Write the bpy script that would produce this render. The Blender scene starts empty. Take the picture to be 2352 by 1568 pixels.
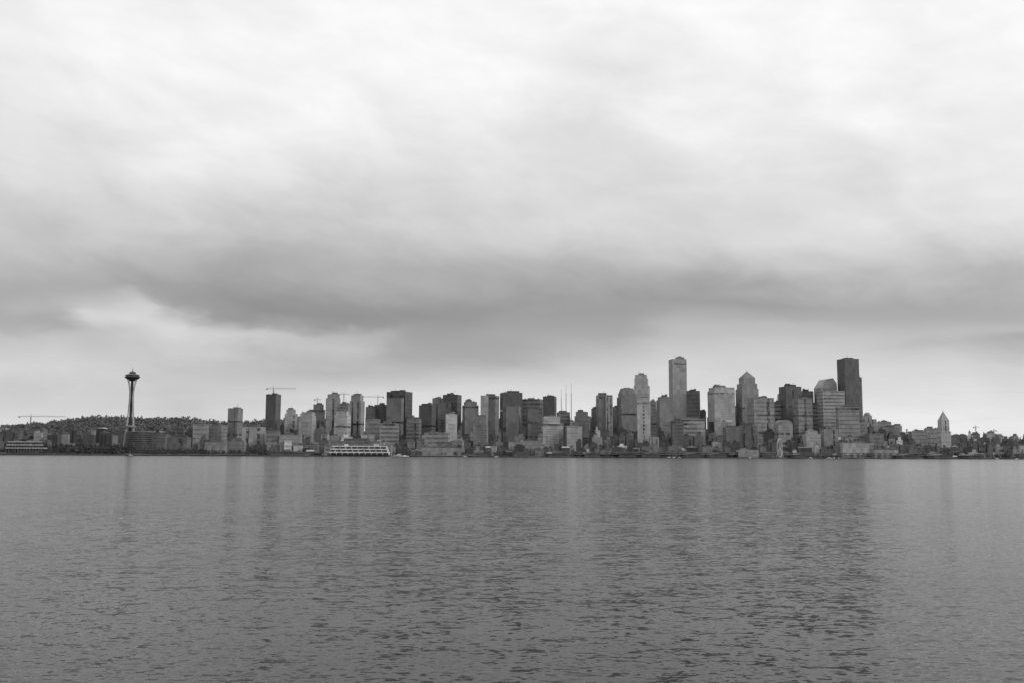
import bpy, math, random
from mathutils import Matrix, Vector
random.seed(7)
sc = bpy.context.scene
sc.view_settings.view_transform = 'Standard'
sc.view_settings.look = 'None'
sc.view_settings.exposure = 0

# ------------------------------------------------------------------ camera
CAMZ = 6.0
FPX = 2352 * 35.0 / 36.0
PITCH = math.atan(260.0 / FPX)
cd = bpy.data.cameras.new("camera")
cam = bpy.data.objects.new("camera", cd)
sc.collection.objects.link(cam)
sc.camera = cam
cd.lens = 35; cd.sensor_width = 36
cd.clip_start = 0.5; cd.clip_end = 30000
R = Matrix.Rotation(math.pi / 2 + PITCH, 3, 'X') @ Matrix.Rotation(0.0042, 3, 'Z')
cam.matrix_world = Matrix.Translation((0, 0, CAMZ)) @ R.to_4x4()

# survey helper: a sighting taken from the shore station + a real distance -> world metres
def W(x, y, D):
    d = R @ Vector(((x - 1176) / FPX, (784 - y) / FPX, -1))
    return d.x / d.y * D, CAMZ + d.z / d.y * D

# ------------------------------------------------------------------ node helpers
class NT:
    def __init__(s, t): s.t = t
    def n(s, ty, **k):
        o = s.t.nodes.new(ty)
        for a, b in k.items(): setattr(o, a, b)
        return o
    def l(s, a, b): s.t.links.new(a, b)
    def put(s, sock, v):
        if hasattr(v, 'is_output'): s.l(v, sock)
        else: sock.default_value = v
    def m(s, op, a, b=0.0, c=0.0, clamp=False):
        o = s.n('ShaderNodeMath', operation=op, use_clamp=clamp)
        s.put(o.inputs[0], a); s.put(o.inputs[1], b); s.put(o.inputs[2], c)
        return o.outputs[0]
    def vm(s, op, a, b=(0, 0, 0)):
        o = s.n('ShaderNodeVectorMath', operation=op)
        s.put(o.inputs[0], a); s.put(o.inputs[1], b)
        return o.outputs[0]
    def comb(s, x, y, z):
        o = s.n('ShaderNodeCombineXYZ')
        s.put(o.inputs[0], x); s.put(o.inputs[1], y); s.put(o.inputs[2], z)
        return o.outputs[0]
    def sep(s, v):
        o = s.n('ShaderNodeSeparateXYZ'); s.l(v, o.inputs[0]); return o.outputs
    def noise(s, v, scale, detail=2.0, rough=0.5, dist=0.0):
        o = s.n('ShaderNodeTexNoise')
        s.l(v, o.inputs['Vector']); o.inputs['Scale'].default_value = scale
        o.inputs['Detail'].default_value = detail; o.inputs['Roughness'].default_value = rough
        o.inputs['Distortion'].default_value = dist
        return o.outputs
def lin(g):
    g /= 255.0
    return g / 12.92 if g < 0.04045 else ((g + 0.055) / 1.055) ** 2.4

# ------------------------------------------------------------------ world: overcast sky
SUN_AZ, SUN_EL = math.radians(108), math.radians(36)
w = bpy.data.worlds.new("World"); sc.world = w; w.use_nodes = True
t = NT(w.node_tree); w.node_tree.nodes.clear()
tc = t.n('ShaderNodeTexCoord')
x, y, z = t.sep(tc.outputs['Generated'])
az = t.m('ARCTAN2', x, y)
el = t.m('ARCSINE', z)
zz = t.m('ADD', t.m('MAXIMUM', z, 0.0), 0.07)
deck = t.comb(t.m('DIVIDE', x, zz), t.m('DIVIDE', y, zz), 0.0)
nA = t.noise(deck, 0.75, 4, 0.55, 0.5)
nAs = t.sep(nA[1])
azel = t.comb(t.m('ADD', az, t.m('MULTIPLY', el, 0.6)), t.m('MULTIPLY', el, 2.2), 0.3)
nC = t.noise(azel, 9.0, 6, 0.56, 0.25)
nCs = t.sep(nC[1])
warp_el = t.m('ADD', t.m('MULTIPLY', t.m('SUBTRACT', nCs[0], 0.5), 0.042), t.m('MULTIPLY', t.m('SUBTRACT', nAs[0], 0.5), 0.014))
warp_az = t.m('MULTIPLY', t.m('SUBTRACT', nCs[1], 0.5), 0.12)
el2 = t.m('ADD', el, warp_el)
az2 = t.m('ADD', az, warp_az)
YS = [0,100,200,300,400,500,560,620,660,700,725,745,765,790,820,850,900,950,1030]
SKY = {
0:   [235,236,232,225,215,200,190,172,165,165,172,172,178,195,203,205,200,210,218],
100: [240,240,236,227,220,204,190,173,168,178,172,170,190,198,202,203,200,208,218],
200: [242,243,240,228,225,208,190,175,170,194,214,202,192,192,198,200,200,208,218],
300: [243,244,242,235,228,207,188,173,165,205,212,206,200,197,197,198,200,210,218],
390: [243,245,243,240,232,205,185,172,160,160,195,210,208,200,196,195,198,204,216],
480: [242,243,243,240,230,205,183,171,158,150,152,187,204,198,192,190,200,210,217],
590: [240,240,242,238,228,205,182,170,157,147,144,163,200,194,186,188,203,212,219],
780: [245,244,244,235,222,200,182,172,160,146,142,146,180,191,185,180,207,218,222],
980: [245,246,243,235,215,205,195,175,168,156,151,152,156,162,166,185,214,223,226],
1176:[245,244,242,235,225,212,198,178,170,159,156,159,164,162,166,190,215,225,228],
1400:[244,240,235,225,222,215,200,180,168,159,157,162,167,181,192,203,217,228,230],
1570:[245,243,240,235,222,215,208,185,166,157,172,184,187,195,204,210,218,228,230],
1760:[246,245,243,238,225,215,212,195,170,157,168,184,188,199,208,210,215,228,230],
1960:[245,245,244,238,228,222,215,195,178,166,170,180,188,196,204,212,218,228,230],
2150:[246,245,243,235,232,225,215,195,180,169,170,179,187,185,204,216,223,228,230],
2352:[246,245,243,238,232,225,205,182,175,168,171,180,185,170,190,210,218,226,228]}
eln = t.m('DIVIDE', el2, 0.5, clamp=True)
cur = None
for sx in sorted(SKY):
    rp = t.n('ShaderNodeValToRGB')
    st = []
    for yy, g in zip(YS, SKY[sx]):
        d = (R @ Vector(((sx - 1176) / FPX, (784 - yy) / FPX, -1))).normalized()
        st.append((max(0, math.asin(d.z)) / 0.5, lin(g)))
        a0 = math.atan2(d.x, d.y)
        if yy == 700: acol = a0
    st.sort()
    cr = rp.color_ramp; cr.interpolation = 'LINEAR'
    while len(cr.elements) > 1: cr.elements.remove(cr.elements[0])
    cr.elements[0].position = st[0][0]; cr.elements[0].color = (st[0][1],) * 3 + (1,)
    for p, v in st[1:]:
        e = cr.elements.new(min(p, 1)); e.color = (v, v, v, 1)
    t.l(eln, rp.inputs[0])
    if cur is None: cur = rp.outputs[0]; aprev = acol
    else:
        mr = t.n('ShaderNodeMapRange', interpolation_type='SMOOTHSTEP')
        t.l(az2, mr.inputs[0]); mr.inputs[1].default_value = aprev; mr.inputs[2].default_value = acol
        mx = t.n('ShaderNodeMix', data_type='RGBA')
        t.l(mr.outputs[0], mx.inputs[0]); t.l(cur, mx.inputs[6]); t.l(rp.outputs[0], mx.inputs[7])
        cur = mx.outputs[2]; aprev = acol
mod = t.m('ADD', 1.0, t.m('MULTIPLY', t.m('SUBTRACT', nC[0], 0.5), 0.36))
mod = t.m('ADD', mod, t.m('MULTIPLY', t.m('SUBTRACT', nAs[2], 0.5), 0.14))
cl = t.vm('MULTIPLY', cur, t.comb(mod, mod, mod))
bgc = t.n('ShaderNodeBackground'); t.l(cl, bgc.inputs[0]); bgc.inputs[1].default_value = 1.04
sky = t.n('ShaderNodeTexSky', sky_type='NISHITA')
sky.sun_disc = False; sky.sun_elevation = SUN_EL; sky.sun_rotation = SUN_AZ
bw = t.n('ShaderNodeRGBToBW'); t.l(sky.outputs[0], bw.inputs[0])
bgn = t.n('ShaderNodeBackground'); t.l(bw.outputs[0], bgn.inputs[0]); bgn.inputs[1].default_value = 0.1
ms = t.n('ShaderNodeMixShader'); ms.inputs[0].default_value = 0.95
t.l(bgn.outputs[0], ms.inputs[1]); t.l(bgc.outputs[0], ms.inputs[2])
out = t.n('ShaderNodeOutputWorld'); t.l(ms.outputs[0], out.inputs[0])

sd = bpy.data.lights.new("sun", 'SUN'); sd.energy = 1.5; sd.angle = math.radians(12)
so = bpy.data.objects.new("sun", sd); sc.collection.objects.link(so)
S = Vector((math.sin(SUN_AZ) * math.cos(SUN_EL), math.cos(SUN_AZ) * math.cos(SUN_EL), math.sin(SUN_EL)))
so.rotation_euler = S.to_track_quat('Z', 'Y').to_euler()

# ------------------------------------------------------------------ materials
MC = {}
K = 0.78
def wall(g):
    g = int(round(g / 4.0) * 4); k = ('w', g)
    if k in MC: return MC[k]
    m = bpy.data.materials.new("facade_%d" % g); m.use_nodes = True
    q = NT(m.node_tree); b = m.node_tree.nodes['Principled BSDF']
    a = min(0.85, lin(g) / K)
    tc = q.n('ShaderNodeTexCoord')
    no = q.noise(tc.outputs['Object'], 0.05, 4, 0.65)
    no2 = q.noise(q.vm('MULTIPLY', tc.outputs['Object'], (1, 1, 0.12)), 0.5, 3, 0.6)
    v = q.vm('FLOOR', q.vm('MULTIPLY', q.vm('ADD', tc.outputs['Object'], (0.3, 0.2, 0.1)), (1 / 12.0, 1 / 12.0, 1 / 15.6)))
    wn = q.n('ShaderNodeTexWhiteNoise'); q.l(v, wn.inputs[0])
    f = q.m('ADD', 0.30, q.m('ADD', q.m('MULTIPLY', no[0], 0.55), q.m('MULTIPLY', no2[0], 0.50)))
    f = q.m('ADD', f, q.m('MULTIPLY', wn.outputs[0], 0.32))
    c = q.m('MULTIPLY', f, a)
    q.l(q.comb(c, c, c), b.inputs['Base Color']); b.inputs['Roughness'].default_value = 0.85
    MC[k] = m; return m
def glass(g):
    g = int(round(g / 4.0) * 4); k = ('g', g)
    if k in MC: return MC[k]
    m = bpy.data.materials.new("window_glass_%d" % g); m.use_nodes = True
    q = NT(m.node_tree); b = m.node_tree.nodes['Principled BSDF']
    a = min(0.7, lin(g) / K)
    tc = q.n('ShaderNodeTexCoord')
    v = q.vm('FLOOR', q.vm('MULTIPLY', q.vm('ADD', tc.outputs['Object'], (0.31, 0.17, 0.05)), (1 / 7.1, 1 / 7.1, 1 / 7.8)))
    wn = q.n('ShaderNodeTexWhiteNoise'); q.l(v, wn.inputs[0])
    v2 = q.vm('FLOOR', q.vm('MULTIPLY', q.vm('ADD', tc.outputs['Object'], (0.31, 0.17, 0.05)), (1 / 14.2, 1 / 14.2, 1 / 15.6)))
    wn2 = q.n('ShaderNodeTexWhiteNoise'); q.l(v2, wn2.inputs[0])
    f = q.m('ADD', 0.15, q.m('ADD', q.m('MULTIPLY', q.m('POWER', wn.outputs[0], 3.0), 2.8), q.m('MULTIPLY', wn2.outputs[0], 1.0)))
    c = q.m('MULTIPLY', f, a)
    q.l(q.comb(c, c, c), b.inputs['Base Color']); b.inputs['Roughness'].default_value = 0.3
    MC[k] = m; return m
def plain(name, a, rough=0.8, sc_=0.2, amt=0.5):
    m = bpy.data.materials.new(name); m.use_nodes = True
    q = NT(m.node_tree); b = m.node_tree.nodes['Principled BSDF']
    tc = q.n('ShaderNodeTexCoord'); no = q.noise(tc.outputs['Object'], sc_, 4, 0.6)
    c = q.m('MULTIPLY', a, q.m('ADD', 1 - amt / 2, q.m('MULTIPLY', no[0], amt)))
    q.l(q.comb(c, c, c), b.inputs['Base Color']); b.inputs['Roughness'].default_value = rough
    return m
M_ROOF = plain("roof_gravel", 0.11)
M_DROOF = plain("roof_dark", 0.06)
M_LROOF = plain("roof_metal_light", 0.3, 0.5)
M_STEEL = plain("painted_steel", 0.10, 0.5)
M_WHITE = plain("white_paint", 0.7, 0.5)
M_CONC = plain("concrete", 0.15)
M_LEAF = plain("foliage_dark", 0.04, 0.9, 0.05, 0.9)
M_LEAF2 = plain("foliage_light", 0.08, 0.9, 0.05, 0.9)
M_HLEAF = plain("foliage_hill_dark", 0.12, 0.9, 0.02, 0.4)  # albedo lifted so the colour itself carries distance haze
M_HLEAF2 = plain("foliage_hill_light", 0.14, 0.9, 0.02, 0.4)  # haze painted into this lighter hill tone as well
M_BARK = plain("bark", 0.08)
M_GROUND = plain("ground_cover", 0.07, 0.95, 0.02, 1.0)

# ------------------------------------------------------------------ mesh builder
class MB:
    def __init__(s): s.v = []; s.f = []; s.mi = []; s.mats = []
    def mat(s, m):
        if m not in s.mats: s.mats.append(m)
        return s.mats.index(m)
    def add(s, vs, fs, m):
        o = len(s.v); s.v += vs; k = s.mat(m)
        for f in fs: s.f.append([i + o for i in f]); s.mi.append(k)
    def box(s, x0, x1, y0, y1, z0, z1, m):
        s.add([(x0,y0,z0),(x1,y0,z0),(x1,y1,z0),(x0,y1,z0),(x0,y0,z1),(x1,y0,z1),(x1,y1,z1),(x0,y1,z1)],
              [(0,3,2,1),(4,5,6,7),(0,1,5,4),(1,2,6,5),(2,3,7,6),(3,0,4,7)], m)
    def cbox(s, cx, cy, w, d, z0, z1, m): s.box(cx-w/2, cx+w/2, cy-d/2, cy+d/2, z0, z1, m)
    def frus(s, cx, cy, w, d, z0, w1, d1, z1, m):
        a, b, c, e = w/2, d/2, w1/2, d1/2
        s.add([(cx-a,cy-b,z0),(cx+a,cy-b,z0),(cx+a,cy+b,z0),(cx-a,cy+b,z0),(cx-c,cy-e,z1),(cx+c,cy-e,z1),(cx+c,cy+e,z1),(cx-c,cy+e,z1)],
              [(0,3,2,1),(4,5,6,7),(0,1,5,4),(1,2,6,5),(2,3,7,6),(3,0,4,7)], m)
    def lathe(s, cx, cy, prof, n, m, ph=0.0):
        vs = []
        for r, z_ in prof:
            for i in range(n):
                a = 2*math.pi*i/n + ph
                vs.append((cx + r*math.cos(a), cy + r*math.sin(a), z_))
        fs = []
        for j in range(len(prof)-1):
            for i in range(n):
                k = (i+1) % n
                fs.append((j*n+i, j*n+k, (j+1)*n+k, (j+1)*n+i))
        fs.append(tuple(range(n))[::-1]); fs.append(tuple((len(prof)-1)*n+i for i in range(n)))
        s.add(vs, fs, m)
    def beam(s, p, q, r, m):
        p = Vector(p); q = Vector(q); d = (q-p).normalized()
        u = d.cross(Vector((0,0,1)))
        if u.length < 1e-3: u = Vector((1,0,0))
        u.normalize(); v = d.cross(u)
        vs = [tuple(c + u*a*r + v*b*r) for c in (p, q) for a, b in ((-1,-1),(1,-1),(1,1),(-1,1))]
        s.add(vs, [(0,3,2,1),(4,5,6,7),(0,1,5,4),(1,2,6,5),(2,3,7,6),(3,0,4,7)], m)
    def arcroof(s, cx, cy, w, d, z0, h, m, n=10):
        vs = []
        for yy in (cy-d/2, cy+d/2):
            for i in range(n+1):
                a = math.pi*i/n
                vs.append((cx - w/2*math.cos(a), yy, z0 + h*math.sin(a)))
        fs = [tuple(range(n+1)), tuple(range(n+1, 2*n+2))[::-1]]
        for i in range(n): fs.append((i, i+n+1, i+n+2, i+1))
        fs.append((0, n, 2*n+1, n+1))
        s.add(vs, fs, m)
    def gable(s, cx, cy, w, d, z0, h, m, along='y', ov=0.5):
        a, b = w/2+ov, d/2+ov
        if along == 'y':
            vs = [(cx-a,cy-b,z0),(cx+a,cy-b,z0),(cx+a,cy+b,z0),(cx-a,cy+b,z0),(cx,cy-b,z0+h),(cx,cy+b,z0+h)]
            fs = [(0,3,2,1),(0,1,4),(2,3,5),(1,2,5,4),(3,0,4,5)]
        else:
            vs = [(cx-a,cy-b,z0),(cx+a,cy-b,z0),(cx+a,cy+b,z0),(cx-a,cy+b,z0),(cx-a,cy,z0+h),(cx+a,cy,z0+h)]
            fs = [(0,3,2,1),(0,4,3),(1,2,5),(0,1,5,4),(2,3,4,5)]
        s.add(vs, fs, m)
    def make(s, name, loc=(0,0,0), yaw=0.0):
        me = bpy.data.meshes.new(name); me.from_pydata(s.v, [], s.f)
        for m in s.mats: me.materials.append(m)
        me.polygons.foreach_set('material_index', s.mi); me.update()
        o = bpy.data.objects.new(name, me); sc.collection.objects.link(o)
        o.location = loc; o.rotation_euler = (0, 0, yaw); return o

# ------------------------------------------------------------------ terrain
def ss(a, b, v):
    v = max(0, min(1, (v-a)/(b-a))); return v*v*(3-2*v)
def terr(X, Y):
    h = 3.2 + 40*ss(3010, 3650, Y)
    h += 104*math.exp(-((X+1500)/1000)**2 - ((Y-4450)/430)**2)*(1+0.10*math.sin(X/170.0)+0.05*math.sin(X/61.0))
    h += 78*math.exp(-((X-1350)/650)**2 - ((Y-4500)/500)**2)
    h += 36*math.exp(-((X-2500)/900)**2 - ((Y-4700)/600)**2)*(1+0.15*math.sin(X/120.0))
    return h
mb = MB()
xs = [-5200 + 50*i for i in range(209)]
ys = [2990, 2993, 3010, 3040, 3080, 3130, 3190, 3260, 3350, 3450, 3570] + [3700+90*i for i in range(22)] + [6200, 7500, 9500]
vs = [(X, Y, -2.0 if j == 0 else terr(X, Y)) for j, Y in enumerate(ys) for X in xs]
nx = len(xs)
fs = [(j*nx+i, j*nx+i+1, (j+1)*nx+i+1, (j+1)*nx+i) for j in range(len(ys)-1) for i in range(nx-1)]
mb.add(vs, fs, M_GROUND); mb.make("terrain")
mb = MB(); M_RIP = plain("riprap", 0.035, 0.95, 0.3, 1.2)
for i in range(300):
    X = -2600 + i*17.5
    mb.cbox(X, 2987+random.uniform(-1, 1), 17.4, 7, -2, 2.2+random.uniform(-0.6, 0.6), M_RIP if random.random() < 0.8 or X < -150 else M_CONC)
mb.make("seawall")

# ------------------------------------------------------------------ water
m = bpy.data.materials.new("sea_water"); m.use_nodes = True
q = NT(m.node_tree); b = m.node_tree.nodes['Principled BSDF']
tcw = q.n('ShaderNodeTexCoord'); P = tcw.outputs['Object']
b.inputs['Base Color'].default_value = (0.005, 0.005, 0.005, 1)
b.inputs['IOR'].default_value = 1.30
patch = q.noise(q.vm('MULTIPLY', P, (0.3, 1, 1)), 0.03, 5, 0.65)[0]
pm = q.m('ADD', 0.10, q.m('MULTIPLY', patch, 1.8))
q.l(q.m('ADD', 0.07, q.m('MULTIPLY', patch, 0.12)), b.inputs['Roughness'])
SX = SY = None
for sxy, freq, ax, ay, det in [((0.6,1,1), 6.0, 0.34, 0.60, 1), ((0.5,1,1), 2.4, 0.26, 0.60, 2), ((0.45,1,1), 0.8, 0.10, 0.20, 1), ((0.3,1,1), 0.12, 0.03, 0.05, 1)]:
    n_ = q.sep(q.noise(q.vm('MULTIPLY', P, sxy), freq, det, 0.55, 0.0)[1])
    a_ = q.m('MULTIPLY', q.m('SUBTRACT', n_[0], 0.5), ax); b_ = q.m('MULTIPLY', q.m('SUBTRACT', n_[1], 0.5), ay)
    SX = a_ if SX is None else q.m('ADD', SX, a_); SY = b_ if SY is None else q.m('ADD', SY, b_)
nrm = q.vm('NORMALIZE', q.comb(q.m('MULTIPLY', SX, pm), q.m('MULTIPLY', SY, pm), 1.0))
q.l(nrm, b.inputs['Normal'])
mb = MB(); mb.add([(-9000,-600,0),(9000,-600,0),(9000,9000,0),(-9000,9000,0)], [(0,1,2,3)], m); mb.make("water")

# ------------------------------------------------------------------ buildings
def facade(mb, cx, cy, w, d, z0, z1, style, wm, gm, fh=3.9, dark=None, rnd=None):
    h = z1 - z0; r = rnd or random
    mb.cbox(cx, cy, w-0.9, d-0.9, z0, z1-0.2, gm)
    if h > 30: fh = r.choice([7.8, 9.4, 11.7, 13.6])
    nf = max(1, int(h/fh)); f = h/nf; k = f/3.9
    th = {'glass':0.45, 'grid':1.0, 'hband':1.75, 'vert':0.35, 'resi':1.2, 'solid':1.5}[style]*k
    for i in range(nf):
        zz = z0 + i*f
        if style == 'resi':
            mb.cbox(cx, cy, w*0.5, d+1.6, zz+f-th, zz+f-0.1, wm); mb.cbox(cx, cy, w, d*0.9, zz+f-th*0.8, zz+f-0.15, wm)
        else:
            mb.cbox(cx, cy, w, d, zz+f-th, zz+f-0.01, wm)
    bay = {'glass':13.0, 'grid':9.5, 'hband':18.0, 'vert':9.5, 'resi':12.0, 'solid':8.0}[style]*(0.6+0.2*k)
    pw = bay*{'glass':0.08, 'grid':0.22, 'hband':0.07, 'vert':0.42, 'resi':0.22, 'solid':0.36}[style]
    n = max(2, int(round(w/bay)))
    for i in range(n+1):
        X = cx - w/2 + pw/2 + (w-pw)*i/n
        mb.cbox(X, cy, pw, d+0.5, z0, z1-0.3, wm)
    n = max(2, int(round(d/bay)))
    for i in range(n+1):
        Y = cy - d/2 + pw/2 + (d-pw)*i/n
        mb.cbox(cx, Y, w+0.5, pw, z0, z1-0.35, wm)
    if dark and h > 30:
        if r.random() < 0.3:
            for fx in r.choice([(0,), (-0.25, 0.25), (0.2,)]):
                mb.cbox(cx+fx*w, cy, max(5.0, w*0.14), d+0.7, z0, z1-1.2, dark)
        if h > 90 and r.random() < 0.5:
            for fz in r.choice([(0.94,), (0.5,), (0.33, 0.66)]):
                mb.cbox(cx, cy, w+0.6, d+0.9, z0+h*fz, z0+h*fz+5.5, dark)
    mb.cbox(cx, cy, w+0.7, d+0.7, z1-1.2, z1+0.8, wm)

NAMES = {'glass':'glass_office_tower','grid':'concrete_office_tower','hband':'office_block','vert':'ribbed_office_tower','resi':'apartment_tower','solid':'masonry_building'}
def building(tiers, D, g, style='grid', yaw=0.0, ratio=0.8, roof='flat', rp=None, name=None, gl=None, roofmat=None, base=None, ph=True, wk=1.34):
    th = math.radians(yaw)
    g = g + max(0, (D-3350)/60.0)  # farther walls get a lighter colour: distance haze painted into the grey
    if gl: gl = gl + max(0, (D-3350)/60.0)  # same painted haze lift for the glass tone
    x0, x1, yt = tiers[0]
    xa, _ = W(x0, yt, D); xb, _ = W(x1, yt, D)
    V = xb - xa; Xc = (xa+xb)/2
    wd = V/(math.cos(th) + ratio*abs(math.sin(th))); dp = wd*ratio
    Yc = D + dp/2
    zb = (terr(Xc, Yc) if base is None else base) - 4
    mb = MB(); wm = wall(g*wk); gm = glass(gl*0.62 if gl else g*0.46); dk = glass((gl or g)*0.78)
    r = random.Random(int(x0*7+x1))
    zprev = 0
    for i, (a, c, yt) in enumerate(tiers):
        xa, zt = W(a, yt, D); xb, _ = W(c, yt, D)
        sc_ = (xb-xa)/V; off = ((xa+xb)/2 - Xc)/max(0.3, math.cos(th))
        lw, ld = wd*sc_, dp*min(1, sc_*1.05)
        facade(mb, off, 0, lw, ld, zprev, zt-zb, style, wm, gm, dark=dk, rnd=r)
        zprev = zt - zb
    rm = roofmat or wall(g*1.1)
    if roof == 'flat':
        mb.cbox(off, 0, lw-1.2, ld-1.2, zprev, zprev+1.0, M_ROOF)
        if ph:
            pw_ = lw*r.uniform(0.3, 0.6); hh = r.uniform(3.5, 8) if zprev > 40 else r.uniform(2, 4.5)
            mb.cbox(off+lw*r.uniform(-0.18, 0.18), 0, pw_, ld*0.5, zprev+0.9, zprev+hh+0.9, wall(g*0.9))
            if r.random() < 0.5: mb.cbox(off+lw*r.uniform(-0.25, 0.25), 1.0, pw_*0.4, ld*0.3, zprev+0.9, zprev+hh*1.5+0.9, wall(g*1.05))
            for _ in range(5):
                mb.cbox(off+lw*r.uniform(-0.4, 0.4), ld*r.uniform(-0.35, 0.35), r.uniform(2, 5), r.uniform(2, 5), zprev+0.9, zprev+r.uniform(2.2, 5), M_CONC)
            if zprev > 90: mb.beam((off+lw*r.uniform(-0.3, 0.3), 0, zprev+3), (off+lw*r.uniform(-0.3, 0.3), 0, zprev+15), 0.35, M_STEEL)
    elif roof == 'pyramid':
        _, zt = W(x0, rp, D); mb.frus(off, 0, lw*0.96, ld*0.96, zprev+0.9, 0.6, 0.6, zt-zb, rm)
        mb.beam((off, 0, zt-zb-2), (off, 0, zt-zb+6), 0.3, M_STEEL)
    elif roof == 'chamfer':
        yt, k_ = rp; _, zt = W(x0, yt, D); mb.frus(off, 0, lw, ld, zprev+0.9, lw*k_, ld*k_, zt-zb, rm)
        mb.cbox(off, 0, lw*k_*0.5, ld*k_*0.5, zt-zb, zt-zb+2.5, M_ROOF)
    elif roof == 'arc':
        _, zt = W(x0, rp, D); mb.arcroof(off, 0, lw, ld, zprev+0.9, zt-zb-zprev-0.9, rm)
    elif roof == 'gable':
        _, zt = W(x0, rp, D); mb.gable(off, 0, lw, ld, zprev+0.9, zt-zb-zprev-0.9, rm, 'y')
    elif roof == 'slant':
        _, zt = W(x0, rp, D); h_ = zt-zb-zprev-0.9; z0_ = zprev+0.9; a, b_ = lw/2, ld/2
        mb.add([(off-a,-b_,z0_),(off+a,-b_,z0_),(off+a,b_,z0_),(off-a,b_,z0_),(off-a*0.35,-b_,z0_+h_*0.85),(off+a*0.55,-b_,z0_+h_),(off+a*0.55,b_,z0_+h_),(off-a*0.35,b_,z0_+h_*0.85),(off+a,-b_,z0_+h_*0.45),(off+a,b_,z0_+h_*0.45)],
               [(0,3,2,1),(0,1,8,5,4),(1,2,9,8),(3,7,6,9,2),(0,4,7,3),(4,5,6,7),(5,8,9,6)], rm)
    elif roof == 'dome':
        _, zt = W(x0, rp, D); H_ = zt-zb-zprev
        mb.lathe(off, 0, [(lw/2*math.cos(a), zprev+0.9+H_*math.sin(a)) for a in [i*math.pi/16 for i in range(8)]], 20, rm)
    o = mb.make(name or NAMES[style], (Xc, Yc, zb), th)
    return o, Xc, Yc, zb

B = building
# --- left district
B([(523,553,937)], 3350, 88, 'resi', -14, 0.9)
B([(440,476,974)], 3250, 94, 'grid', 10, 0.8, name='apartment_building')
B([(477,516,975)], 3300, 86, 'grid', -12, 0.8, name='apartment_building')
B([(555,606,980)], 3200, 100, 'vert', 6, 0.5, name='apartment_building')
B([(610,642,905)], 3400, 62, 'vert', -20, 0.8, gl=56, name='glass_apartment_tower')
B([(608,640,990)], 3180, 84, 'solid', 5, 0.8)
B([(650,683,950),(654,678,940)], 3350, 98, 'resi', 12)
B([(640,690,998)], 3170, 98, 'grid', 5, 0.6, name='apartment_building')
B([(686,722,955),(692,720,946)], 3300, 104, 'resi', -10)
B([(706,746,940),(716,742,928)], 3480, 70, 'grid', 12)
B([(745,781,914),(749,779,905)], 3380, 92, 'grid', 14, 0.8, gl=72, name='apartment_tower')
B([(781,803,926)], 3420, 96, 'grid', -8)
B([(768,803,953),(772,800,944)], 3280, 112, 'resi', -12)
B([(803,835,920),(806,832,907)], 3360, 94, 'vert', -14, gl=76, name='apartment_tower')
B([(838,862,934)], 3480, 66, 'grid', 10)
B([(860,887,929)], 3500, 62, 'glass', -10)
B([(838,872,962)], 3290, 84, 'grid', 4)
B([(887,945,899)], 3450, 56, 'glass', -22, 0.7, gl=60)
B([(888,926,914)], 3400, 76, 'vert', -10, 0.5, gl=68, ph=False)
B([(870,916,972)], 3230, 94, 'hband', 6, 0.6)
B([(934,966,961)], 3260, 80, 'hband', -8)
B([(962,1000,930)], 3400, 60, 'vert', -20, 0.7, gl=52)
B([(992,1019,914)], 3520, 74, 'grid', 10)
B([(1017,1059,906)], 3460, 58, 'grid', -16, 0.8, gl=56)
B([(1003,1036,925)], 3440, 66, 'hband', 8)
B([(1022,1050,951)], 3260, 116, 'resi', 10)
B([(1061,1099,930),(1065,1095,922)], 3400, 74, 'vert', 16, gl=62)
B([(1087,1120,955)], 3250, 86, 'grid', -8)
B([(1088,1121,980)], 3180, 92, 'hband', -8)
B([(1104,1146,908)], 3420, 78, 'vert', -18, 0.7, gl=70)
B([(1104,1122,908)], 3415, 104, 'vert', 2, 0.4, ph=False)
B([(1148,1200,901)], 3450, 60, 'grid', 12, 0.8, gl=58)
B([(1163,1196,933)], 3330, 84, 'vert', -10, gl=66)
B([(1197,1247,916)], 3480, 78, 'hband', -14, 0.6, gl=66)
B([(1210,1245,938)], 3300, 70, 'grid', 6)
B([(1247,1279,910)], 3500, 64, 'grid', -14, gl=56)
B([(1243,1294,972),(1246,1286,956)], 3240, 112, 'hband', 10, 0.5, gl=84, name='apartment_block')
B([(1280,1309,946)], 3420, 74, 'hband', 8)
B([(1320,1359,955),(1323,1352,945)], 3360, 80, 'grid', -12)
B([(1359,1373,938)], 3440, 76, 'grid', 0)
B([(1371,1407,907)], 3380, 80, 'resi', 8, gl=72)
B([(1391,1407,911)], 3376, 116, 'vert', 0, 0.3, ph=False)  # paler slab paints the sunlit right face of the tower before it
B([(1300,1337,978)], 3220, 108, 'hband', 8, 0.5)
B([(1406,1422,935)], 3460, 82, 'grid', 0)
# --- downtown core
B([(1420,1463,911),(1423,1460,903)], 3350, 82, 'vert', 12, 0.9, 'chamfer', (890, 0.72), gl=72)
B([(1456,1496,885),(1458,1492,868)], 3520, 110, 'vert', -12, 0.9, 'flat', gl=108)
B([(1459,1488,860)], 3528, 114, 'glass', -12, 0.7, gl=116)
B([(1464,1496,920),(1467,1494,913)], 3270, 122, 'resi', -10, gl=112)
B([(1495,1507,921)], 3460, 92, 'grid', 0)
B([(1511,1546,918),(1514,1543,911)], 3380, 86, 'grid', 8, gl=80)
B([(1540,1577,824)], 3560, 108, 'vert', 8, 0.9, gl=120, wk=1.18)
B([(1577,1611,897)], 3500, 66, 'grid', -16, gl=60)
B([(1567,1622,961)], 3260, 106, 'hband', -8, 0.5, gl=98)
B([(1543,1570,966)], 3230, 70, 'grid', 4)
B([(1631,1689,897),(1634,1688,889)], 3440, 106, 'vert', 12, 0.7, gl=112)
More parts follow.
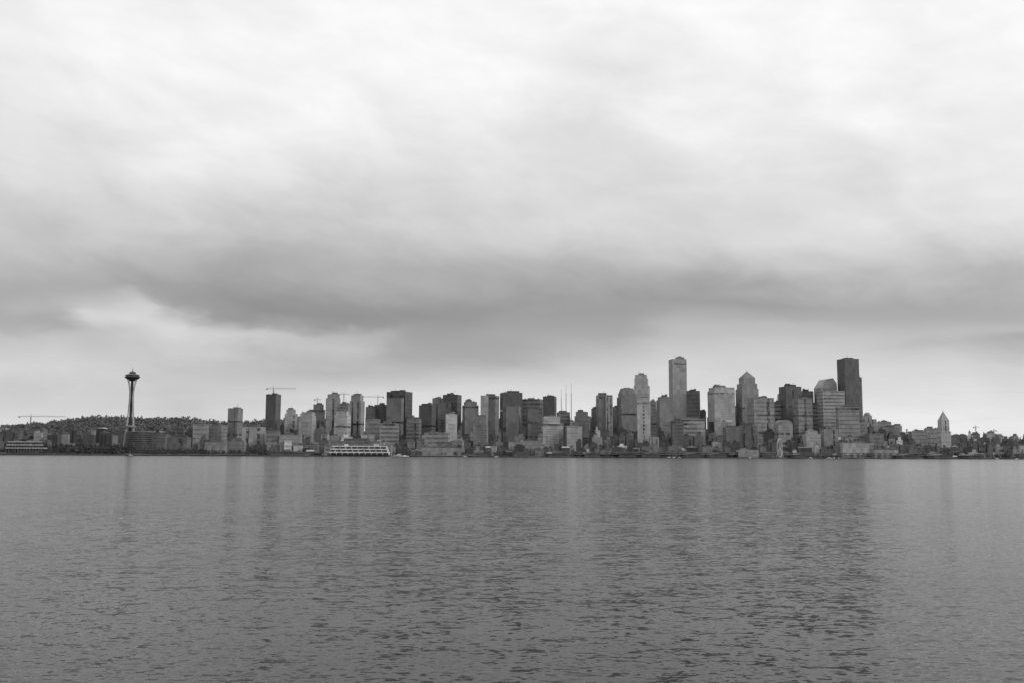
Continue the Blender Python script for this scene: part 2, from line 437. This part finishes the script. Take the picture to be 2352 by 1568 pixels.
B([(1640,1686,905)], 3425, 136, 'hband', 3, 0.4, ph=False, gl=150, wk=1.2)
B([(1688,1700,932)], 3480, 84, 'grid', 0)
B([(1697,1743,892),(1700,1740,880),(1704,1736,866)], 3460, 88, 'vert', 10, 0.95, 'pyramid', 850, gl=88)
B([(1723,1779,913)], 3330, 92, 'grid', 12, 0.7, gl=88)
B([(1778,1794,923)], 3500, 86, 'grid', 0)
B([(1788,1800,905)], 3600, 92, 'vert', 0)
B([(1796,1842,887)], 3470, 60, 'vert', 14, 0.8, gl=58)
B([(1841,1871,898)], 3520, 68, 'grid', -10, gl=62)
B([(1826,1866,914)], 3340, 88, 'grid', 14, 0.7, gl=80)
B([(1865,1881,926)], 3440, 82, 'grid', 0)
B([(1878,1924,890)], 3500, 92, 'vert', 12, 0.8, 'slant', 867, gl=90, roofmat=wall(136))
B([(1884,1941,897)], 3400, 102, 'hband', 8, 0.6, gl=96)
B([(1931,1974,823)], 3480, 62, 'vert', 14, 0.9, gl=64)
B([(1962,1979,866)], 3510, 80, 'vert', 0, 0.9, gl=74)
B([(1926,1975,934)], 3280, 98, 'grid', -6, 0.6, gl=96)
B([(1785,1821,974)], 3240, 100, 'solid', 6, 0.9, 'arc', 963)
B([(1665,1698,980)], 3180, 78, 'grid', 6)
B([(1698,1742,977)], 3200, 74, 'vert', -6)
B([(1850,1885,996),(1856,1879,990)], 3140, 110, 'solid', 4, 0.8, 'gable', 984)
B([(1890,1925,985)], 3180, 90, 'vert', 4)
B([(1934,1996,1017)], 3060, 112, 'solid', 3, 0.5, gl=80)
B([(2008,2063,1033)], 3040, 104, 'solid', 2, 0.4)
B([(1995,2030,995)], 3200, 82, 'grid', 5)
B([(1972,1992,968)], 3350, 90, 'grid', 5)
B([(2028,2068,980)], 3400, 90, 'grid', -5, 0.5)
B([(1978,2014,962)], 3900, 90, 'solid', 5, 0.6, ph=False)
B([(1986,2003,954)], 3890, 92, 'solid', 5, 0.9, 'dome', 946, name='hospital_dome_building')
B([(2014,2048,968)], 3950, 88, 'solid', -5, 0.5)
B([(2048,2072,977)], 3950, 92, 'grid', 5, 0.5)
B([(2092,2130,990)], 3300, 92, 'grid', 5, 0.5)
B([(2128,2162,983)], 3350, 98, 'grid', -5, 0.5)
B([(2160,2184,990),(2162,2181,964)], 3200, 116, 'solid', 4, 1.0, 'pyramid', 943, name='pyramid_roof_tower', gl=108)
# --- waterfront blocks
B([(757,872,1012)], 3060, 86, 'hband', 1, 0.3, name='office_block')
B([(745,898,1020)], 3012, 92, 'hband', 1, 0.2, gl=56, name='terminal_building')
B([(968,1066,1028)], 3030, 100, 'hband', 1, 0.3, gl=60, name='office_block')
B([(975,1032,993)], 3150, 98, 'hband', -4, 0.5, gl=76)
B([(1198,1247,1012)], 3110, 92, 'grid', 3, 0.5)
B([(1697,1742,1033)], 2990, 130, 'solid', 0, 0.6, gl=110, name='pier_pavilion', base=2, wk=1.1)
B([(0,42,990)], 3200, 66, 'hband', 3, 0.5)
B([(45,100,985)], 3350, 72, 'grid', 3, 0.4)
B([(338,380,997)], 3180, 80, 'hband', 3, 0.5)
B([(380,432,1003)], 3200, 74, 'hband', -3, 0.5)
B([(470,520,1015)], 3080, 92, 'solid', 3, 0.4, name='white_stucco_building')
B([(522,562,1012)], 3090, 88, 'grid', -3, 0.4, name='white_stucco_building')
def banded(x0, x1, yt, yb, D, n, name):
    xa, zt = W(x0, yt, D); xb, zl = W(x1, yb, D); wd = xb-xa; mb = MB(); h = zt-zl; f = h/n
    mb.cbox(0, 12, wd-3, 22, -8, h-0.5, glass(44))
    for i in range(n): mb.cbox(random.uniform(-2, 2), 12, wd*(1-0.05*i), 27, i*f+f*0.70, i*f+f-0.02, wall(160))
    for i in range(int(wd/9)+1): mb.cbox(-wd/2+2+i*9, 12, 0.8, 26.2, -8, h-0.8, wall(100))
    mb.cbox(wd*0.1, 12, wd*0.2, 9, h, h+4, wall(90))
    mb.make(name, ((xa+xb)/2, D, zl))
banded(14, 100, 1012, 1034, 3040, 3, "banded_office_building")
# round banded building near the observation tower
mb = MB(); xa, zt = W(281, 990, 3110); xb, _ = W(341, 990, 3110); Rr = (xb-xa)/2; zb = terr((xa+xb)/2, 3110)-4; H = zt-zb
mb.lathe(0, 0, [(Rr-2, 0), (Rr-2, H-1)], 32, glass(36))
for i in range(int(H/6.6)): mb.lathe(0, 0, [(Rr, i*6.6+4.0), (Rr, i*6.6+6.5)], 32, wall(84))
mb.lathe(0, 0, [(Rr+0.5, H-1.2), (Rr+0.5, H+0.6)], 32, wall(110)); mb.lathe(0, 0, [(Rr*0.4, H+0.6), (Rr*0.4, H+4)], 16, wall(80))
mb.make("round_office_building", ((xa+xb)/2, 3110+Rr, zb))

# --- smaller city fabric, block by block
def fab_grey():
    r = random.random()
    return random.uniform(50, 72) if r < 0.55 else (random.uniform(72, 100) if r < 0.86 else random.uniform(105, 136))
def filler(D, x0, x1, ya, yb, w0, w1, gap=2, gabl=0.0, skip=()):
    x = x0
    while x < x1:
        wpx = random.uniform(w0, w1)
        if any(a < x + wpx/2 < c for a, c in skip): x += wpx; continue
        yt = random.uniform(ya, yb) + (x-1176)*0.0042
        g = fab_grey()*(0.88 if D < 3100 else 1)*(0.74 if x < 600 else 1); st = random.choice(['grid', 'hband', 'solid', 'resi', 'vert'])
        nm = {'grid':'apartment_building','hband':'office_block','solid':'brick_building','vert':'office_building','resi':'apartment_building'}[st]
        if random.random() < gabl:
            xm, zt = W(x+wpx/2, yt, D); Yc = D+random.uniform(8, 30)
            mb = MB(); wd = wpx*D/FPX; zb = terr(xm, Yc)-3; h = max(5, zt-zb-4); dd = random.uniform(20, 40)
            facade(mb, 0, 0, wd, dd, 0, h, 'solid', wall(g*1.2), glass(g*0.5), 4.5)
            mb.gable(0, 0, wd, dd, h+0.9, random.uniform(2.5, 5), random.choice([M_ROOF, M_LROOF, M_DROOF]), random.choice('xy'), 0.8)
            mb.make('warehouse', (xm, Yc, zb), math.radians(random.uniform(-4, 4)))
        else:
            tr = [(x, x+wpx, yt)]
            if random.random() < 0.45:
                a = random.uniform(0.05, 0.5); tr.append((x+wpx*a, x+wpx*(a+random.uniform(0.3, 0.48)), yt-random.uniform(3, 8)))
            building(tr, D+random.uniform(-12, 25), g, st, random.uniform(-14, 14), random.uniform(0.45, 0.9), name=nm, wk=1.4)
        x += wpx + random.uniform(0, gap)
TREES = [(104, 282)]
filler(3030, -420, 2760, 1033, 1043, 10, 32, 8, 0.45, [(735,905),(965,1068),(0,600),(1930,2066)])
filler(3085, -420, 2760, 1022, 1037, 10, 30, 6, 0.15, [(740,900),(0,600),(1930,2000)])
filler(3150, 440, 2760, 1011, 1028, 12, 28, 5, 0.1)
filler(3150, -420, 340, 1014, 1028, 10, 26, 26, 0.3, TREES)
filler(3230, -420, 440, 1006, 1018, 10, 28, 26, 0.2, TREES)
filler(3240, 600, 2075, 998, 1018, 12, 28, 4, 0.0)
filler(3240, 2075, 2760, 1010, 1020, 10, 30, 8, 0.1)
filler(3320, -420, 430, 994, 1006, 10, 30, 24, 0.1)
filler(3330, 600, 2075, 984, 1006, 12, 26, 4)
filler(3360, 2075, 2760, 1002, 1012, 10, 26, 8, 0.1)
filler(3440, 640, 2000, 966, 992, 12, 26, 6)
filler(3600, 650, 1420, 950, 975, 12, 26, 10)
filler(3620, 1420, 1980, 938, 968, 12, 26, 10)
filler(3620, 2000, 2760, 994, 1006, 8, 24, 12, 0.2)
filler(3900, 2000, 2500, 985, 998, 8, 22, 22, 0.2)
filler(4200, 2050, 2700, 990, 1000, 8, 20, 30, 0.3)
filler(3550, -300, 520, 985, 994, 12, 30, 40, 0.2)

# --- pier sheds on pilings
def pier_shed(x0, x1, g, n=None):
    D = 2935; xa, _ = W(x0, 1040, D); xb, _ = W(x1, 1040, D); wd = xb-xa
    mb = MB(); mb.cbox(0, 10, wd+6, 100, 1.6, 2.8, M_CONC)
    for i in range(int(wd/6)+2):
        for yy in (-38, -20, 0, 20): mb.cbox(-wd/2+i*6, yy, 0.6, 0.6, -2, 1.6, M_BARK)
    facade(mb, 0, 8, wd, 84, 2.8, 9.5, 'solid', wall(g), glass(g*0.5), 6.6)
    mb.gable(0, 8, wd, 84, 10.4, 3.6, random.choice([M_ROOF, M_DROOF, M_ROOF]), 'y', 1.0)
    mb.make("pier_shed", ((xa+xb)/2, D+40, 0), math.radians(random.uniform(-3, 3)))
for a, c, g in [(1085,1118,84),(1180,1212,90),(1262,1296,72),(1345,1378,84),(1425,1460,70),(1478,1512,80),(1575,1606,76),(1632,1668,84),(1830,1850,84),(2075,2110,76),(2150,2190,80),(2230,2262,72),(622,700,80)]:
    pier_shed(a, c, g)

# --- elevated double-deck highway
mb = MB(); xa, _ = W(1250, 1040, 3055); xb, _ = W(2110, 1040, 3055)
for zz in (9.0, 15.0):
    mb.box(xa, xb, 3002, 3016, zz, zz+1.3, M_CONC); mb.box(xa, xb, 3001.4, 3001.9, zz+0.2, zz+2.3, M_CONC); mb.box(xa, xb, 3016.1, 3016.6, zz+0.2, zz+2.3, M_CONC)
X = xa+3
while X < xb:
    mb.cbox(X, 3003, 1.6, 1.6, 0, 15, M_CONC); mb.cbox(X, 3015, 1.6, 1.6, 0, 15, M_CONC); X += 20
mb.make("elevated_highway")

# ------------------------------------------------------------------ observation tower
D = 3160; Xb, z0 = W(298, 988, D); Xn = Xb + 0.5
s_ = D/FPX
g0 = terr(Xb, D)
def zy(y): return W(300, y, D)[1] - g0
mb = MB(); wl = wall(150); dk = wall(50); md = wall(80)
prof = [(0, 21), (0.18, 15.5), (0.36, 10.5), (0.52, 7.2), (0.64, 5.6), (0.72, 6.2), (0.80, 9.2), (0.865, 14.5)]
zs = zy(870)/0.865
def rad(f):
    for (a, ra), (c, rb) in zip(prof, prof[1:]):
        if a <= f <= c: return ra + (rb-ra)*(f-a)/(c-a)
    return prof[-1][1]
for k in range(3):
    a = math.radians(90 + 120*k + 20)
    for off in (-0.16, 0.16):
        prev = None
        for i in range(25):
            f = 0.865*i/24; r = rad(f)
            spread = (2.3 if f < 0.7 else 2.3+6*(f-0.7))
            p = (r*math.cos(a) - math.copysign(spread, off)*math.sin(a), r*math.sin(a) + math.copysign(spread, off)*math.cos(a), f*zs)
            if prev: mb.beam(prev, p, 0.9, wl)
            prev = p
    for i in range(0, 12):
        f = 0.07*i; r = rad(f); p1 = (r*math.cos(a)-2.3*math.sin(a), r*math.sin(a)+2.3*math.cos(a), f*zs); p2 = (r*math.cos(a)+2.3*math.sin(a), r*math.sin(a)-2.3*math.cos(a), f*zs)
        mb.beam(p1, p2, 0.6, wl)
mb.lathe(0, 0, [(4.6, 0), (4.3, zs*0.5), (4.2, zs*0.865)], 6, dk)
for i in range(14): mb.lathe(0, 0, [(5.0, zs*(0.06*i+0.03)), (5.0, zs*(0.06*i+0.03)+1.2)], 6, md)
mb.lathe(0, 0, [(12, zy(981)), (17, zy(980)), (17, zy(977)), (11, zy(976))], 24, wall(120))
mb.lathe(0, 0, [(18, 0), (18, 9), (16, 10)], 24, wall(100))
R0 = 17.4*s_
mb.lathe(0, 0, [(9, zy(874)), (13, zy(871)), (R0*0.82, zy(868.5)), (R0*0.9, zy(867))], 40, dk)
mb.lathe(0, 0, [(R0*0.9, zy(866.8)), (R0, zy(865.6)), (R0, zy(864.8)), (R0*0.86, zy(864))], 40, wall(76))
mb.lathe(0, 0, [(R0*0.84, zy(863.8)), (R0*0.86, zy(861.5))], 40, glass(36))
mb.lathe(0, 0, [(R0*0.93, zy(861.3)), (R0*0.90, zy(860.3)), (R0*0.60, zy(858.4)), (R0*0.42, zy(857.6))], 40, wall(84))
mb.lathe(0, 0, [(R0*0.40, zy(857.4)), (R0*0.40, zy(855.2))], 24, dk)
mb.lathe(0, 0, [(R0*0.46, zy(855)), (R0*0.36, zy(853.6)), (R0*0.16, zy(852)), (1.3, zy(850.5))], 24, wall(84))
mb.lathe(0, 0, [(1.1, zy(850.8)), (0.5, zy(843))], 6, dk)
mb.make("observation_tower", (Xn, D, g0))

# ------------------------------------------------------------------ tower cranes
def crane(xm, yjib, ybase, xl, xr, D, name="tower_crane"):
    Xm, zj = W(xm, yjib, D); Xl, _ = W(xl, yjib, D); Xr, _ = W(xr, yjib, D); _, zb = W(xm, ybase, D)
    zb = min(zb, zj-20) - 10
    mb = MB(); h = zj - zb
    for a in (-1, 1):
        for c in (-1, 1): mb.beam((a, c, 0), (a, c, h), 0.25, M_STEEL)
    k = 0
    while k*3 < h-3:
        s = 1 if k % 2 else -1
        mb.beam((-s, -1, k*3), (s, -1, k*3+3), 0.18, M_STEEL); mb.beam((-s, 1, k*3), (s, 1, k*3+3), 0.18, M_STEEL); k += 1
    L, Rr_ = Xl-Xm, Xr-Xm
    for yy in (-0.8, 0.8): mb.beam((L, yy, h), (Rr_, yy, h), 0.25, M_STEEL)
    mb.beam((L*0.95, 0, h+1.8), (Rr_*0.95, 0, h+1.8), 0.2, M_STEEL)
    n = int((Rr_-L)/3)
    for i in range(n):
        xx = L + i*3; mb.beam((xx, 0.8 if i % 2 else -0.8, h), (xx+1.5, 0, h+1.8), 0.12, M_STEEL); mb.beam((xx+1.5, 0, h+1.8), (xx+3, 0.8 if i % 2 else -0.8, h), 0.12, M_STEEL)
    mb.beam((0, 0, h), (0, 0, h+8), 0.5, M_STEEL)
    mb.beam((0, 0, h+8), (L*0.7, 0, h+1.8), 0.12, M_STEEL); mb.beam((0, 0, h+8), (Rr_*0.7, 0, h+1.8), 0.12, M_STEEL)
    short = L if abs(L) < abs(Rr_) else Rr_
    mb.cbox(short*0.88, 0, 5, 2.4, h-3, h+0.6, M_CONC); mb.cbox(1.8, 0, 1.8, 1.8, h-2.8, h-0.3, M_WHITE)
    mb.make(name, (Xm, D, zb))
crane(71, 956, 990, 41, 152, 3300)
crane(628, 892, 905, 611, 681, 3420)
crane(868, 911, 932, 834, 882, 3520)
crane(729, 917, 930, 722, 738, 3500)
crane(2241, 980, 995, 2236, 2250, 4000)
crane(2283, 988, 1000, 2276, 2289, 4000)
crane(790, 905, 925, 778, 803, 3480)
for xx, yt in ((1289, 893), (1300, 881), (1312, 880)):
    mb = MB(); X, zt = W(xx, yt, 4300); g_ = terr(X, 4300)
    for a, c in ((-1.4, -1), (1.4, -1), (0, 1.6)): mb.beam((a, c, 0), (a*0.35, c*0.35, (zt-g_)*0.85), 0.4, M_STEEL)
    k = 0
    while k*6 < (zt-g_)*0.83:
        s = 1.2*(1-0.6*k*6/(zt-g_)); mb.beam((-s if k % 2 else s, -0.8, k*6), (s if k % 2 else -s, -0.8, k*6+6), 0.25, M_STEEL); k += 1
    mb.beam((0, 0, (zt-g_)*0.84), (0, 0, zt-g_), 0.5, M_STEEL)
    mb.make("radio_mast", (X, 4300, g_))

# ------------------------------------------------------------------ ferris wheel
D = 2965; X, zc = W(1791, 1028, D); _, zt = W(1791, 1006, D); r = zt-zc
mb = MB(); fw = wall(170); n = 42
for yy in (-1.3, 1.3):
    for rr in (r, r*0.93):
        pts = [(rr*math.cos(2*math.pi*i/n), yy, zc+rr*math.sin(2*math.pi*i/n)) for i in range(n)]
        for i in range(n): mb.beam(pts[i], pts[(i+1) % n], 0.25, fw)
    for i in range(0, n, 3): mb.beam((0, yy*1.3, zc), (r*math.cos(2*math.pi*i/n), yy, zc+r*math.sin(2*math.pi*i/n)), 0.10, fw)
for i in range(0, n, 1):
    a = 2*math.pi*i/n; cx_, cz_ = r*1.0*math.cos(a), zc+r*math.sin(a)
    mb.beam((cx_, -1.5, cz_), (cx_, 1.5, cz_), 0.1, fw)
    if i % 2 == 0: mb.lathe(cx_, 0, [(0.3, cz_-0.2), (0.9, cz_-0.7), (0.95, cz_-2.0), (0.7, cz_-2.4)], 8, fw)
for yy in (-1, 1):
    for s in (-1, 1): mb.beam((s*r*0.42, yy*7, 2.8), (0, yy*2.6, zc), 0.5, fw)
mb.beam((0, -3.2, zc), (0, 3.2, zc), 0.8, fw)
mb.cbox(0, 0, 34, 22, 1.6, 2.9, M_CONC)
mb.cbox(-9, 30, 14, 26, 2.9, 8, wall(90)); mb.cbox(0, 25, 44, 70, 1.5, 2.7, M_CONC)
mb.make("ferris_wheel", (X, D, 0), math.radians(60))

# ------------------------------------------------------------------ boats
M_BOAT = wall(190)
def hull(mb, L, hw, z1f, m, n=11, double=False):
    vs = []
    for i in range(n):
        u = i/(n-1); e = max(0, (u-0.55)/0.45)
        if double: e = max(e, max(0, (0.12-u)/0.12)*0.7)
        wv = hw*(1-e**2)*0.999+0.05
        zt_ = z1f*(1+0.4*u*u); xx = (u-0.5)*L
        vs += [(xx, -wv, zt_), (xx, -wv*0.6, -0.6), (xx, wv*0.6, -0.6), (xx, wv, zt_)]
    fs = []
    for i in range(n-1):
        a = i*4; b_ = a+4
        fs += [(a, a+1, b_+1, b_), (a+1, a+2, b_+2, b_+1), (a+2, a+3, b_+3, b_+2), (a+3, a, b_, b_+3)]
    fs += [(0, 3, 2, 1), (n*4-4, n*4-3, n*4-2, n*4-1)]
    mb.add(vs, fs, m)
def boat(x, D, L, yaw, name="motor_yacht", mast=False):
    X, _ = W(x, 1045, D); mb = MB(); hw = L*0.14
    hull(mb, L, hw, L*0.08, M_BOAT)
    zd = L*0.085
    mb.frus(-L*0.05, 0, L*0.5, hw*1.4, zd, L*0.42, hw*1.2, zd+L*0.07, M_BOAT)
    mb.cbox(-L*0.05, 0, L*0.44, hw*1.36, zd+L*0.025, zd+L*0.05, glass(40))
    mb.frus(-L*0.08, 0, L*0.3, hw*1.1, zd+L*0.07, L*0.24, hw, zd+L*0.13, M_BOAT)
    mb.beam((-L*0.1, 0, zd+L*0.12), (-L*0.1, 0, zd+L*(0.9 if mast else 0.24)), 0.18, M_BOAT)
    if mast: mb.beam((-L*0.1, 0, zd+L*0.2), (-L*0.42, 0, zd+L*0.2), 0.2, M_BOAT)
    mb.make(name, (X, D, 0), yaw)
boat(918, 2930, 34, 0.2); boat(931, 2950, 22, 0.5); boat(905, 2945, 18, 2.8)
boat(300, 2940, 12, 0.3, "sailboat", True)
for x in (1535, 1548, 1560, 1722, 1905, 1915, 1926, 1860): boat(x, 2950+random.uniform(-10, 8), random.uniform(12, 18), random.uniform(-0.6, 3))
for x in (2250, 2290, 2335, 1068, 1140): boat(x, 2955, 14, 0.4)
# large white passenger ferry moored at the terminal
DF = 2950; xa, zt = W(752, 1022, DF); xb, _ = W(896, 1022, DF); L = xb-xa; fwm = wall(188)
mb = MB(); hull(mb, L, 13, 5.5, wall(84), 15, True); dkg = glass(28); f = (zt-5.5)/3.0
for i in range(3):
    Lk = L*(0.95-0.04*i); z_ = 5.5+i*f; ox = -L*0.015
    mb.cbox(ox, 0, Lk-4, 19-i*1.5, z_, z_+f*0.62, dkg)
    mb.cbox(ox, 0, Lk, 24-i*1.5, z_+f*0.58, z_+f*0.97, fwm)
    for j in range(int(Lk/17)+1): mb.cbox(ox-Lk/2+1+j*17, 0, 1.6, 23.5-i*1.5, z_, z_+f*0.58, fwm)
for fx, ww in ((-0.28, 14), (0.2, 10)):
    mb.cbox(L*fx, 0, ww, 9, zt, zt+4, fwm)
mb.frus(-L*0.05, 0, 12, 8, zt, 8, 6, zt+6, wall(80))
mb.beam((L*0.3, 0, zt), (L*0.3, 0, zt+9), 0.3, M_STEEL); mb.beam((-L*0.38, 0, zt), (-L*0.38, 0, zt+8), 0.3, M_STEEL)
mb.make("passenger_ferry", ((xa+xb)/2, DF, 0), math.radians(181))

# ------------------------------------------------------------------ trees (distant masses)
def tree_mass(name, pts, lk=None, wide=1.0):
    mb = MB(); lk = lk or [M_LEAF, M_LEAF, M_LEAF2]
    for X, Y, h, con in pts:
        zb = terr(X, Y)-0.5
        mb.beam((X, Y, zb), (X, Y, zb+h*0.6), h*0.018, M_BARK)
        nC_ = 34 if h > 13 else 22
        lx = random.uniform(-0.05, 0.05)
        for _ in range(nC_):
            u = random.random()**(0.9)
            if con: rr = (h*0.22*(1-u)+0.3)*wide; zc_ = zb+h*(0.12+0.88*u)
            else: rr = h*0.36*math.sqrt(max(0.02, 1-(2*u-1)**2))*wide; zc_ = zb+h*(0.2+0.75*u)
            a = random.random()*6.283; ro = rr*random.random()**0.5
            c = Vector((X+ro*math.cos(a)+lx*h*u, Y+ro*math.sin(a), zc_))
            sz = h*(0.11 if con else 0.14)*random.uniform(0.6, 1.25)*wide
            p = [c+Vector((random.uniform(-1, 1), random.uniform(-1, 1), random.uniform(-0.9, 0.9)))*sz for _ in range(4)]
            mb.add([tuple(v_) for v_ in p], [(0, 1, 2), (0, 2, 3), (0, 3, 1), (1, 3, 2)], random.choice(lk))
    mb.make(name)
pts = []
for _ in range(2500):
    X = random.uniform(-2600, -750); Y = random.uniform(4020, 4520)
    pts.append((X, Y, random.uniform(12, 24) if random.random() < 0.9 else random.uniform(24, 30), random.random() < 0.35))
tree_mass("hillside_forest", pts, [M_HLEAF, M_HLEAF, M_HLEAF2], 1.3)
pts = []
for _ in range(500):
    X = random.uniform(1450, 3000); Y = random.uniform(3950, 4650); pts.append((X, Y, random.uniform(9, 17), random.random() < 0.3))
tree_mass("hillside_trees", pts, [M_HLEAF, M_HLEAF, M_HLEAF2], 1.2)
pts = []
for _ in range(280):
    D = random.uniform(3020, 3230); x = random.uniform(100, 285); pts.append((W(x, 1040, D)[0], D, random.uniform(14, 26), random.random() < 0.3))
for _ in range(330):
    D = random.uniform(3010, 3150); x = random.uniform(330, 620); pts.append((W(x, 1040, D)[0], D, random.uniform(8, 17), random.random() < 0.2))
for _ in range(420):
    D = random.uniform(3000, 3260); x = random.uniform(-420, 430); pts.append((W(x, 1040, D)[0], D, random.uniform(9, 18), random.random() < 0.2))
tree_mass("waterfront_park_trees", pts)
pts = []
for _ in range(700):
    D = random.choice([3006, 3006, 3060, 3125, 3205, 3300]) + random.uniform(-5, 5); x = random.uniform(600, 2700); pts.append((W(x, 1040, D)[0], D, random.uniform(8, 15), False))
tree_mass("street_trees", pts)
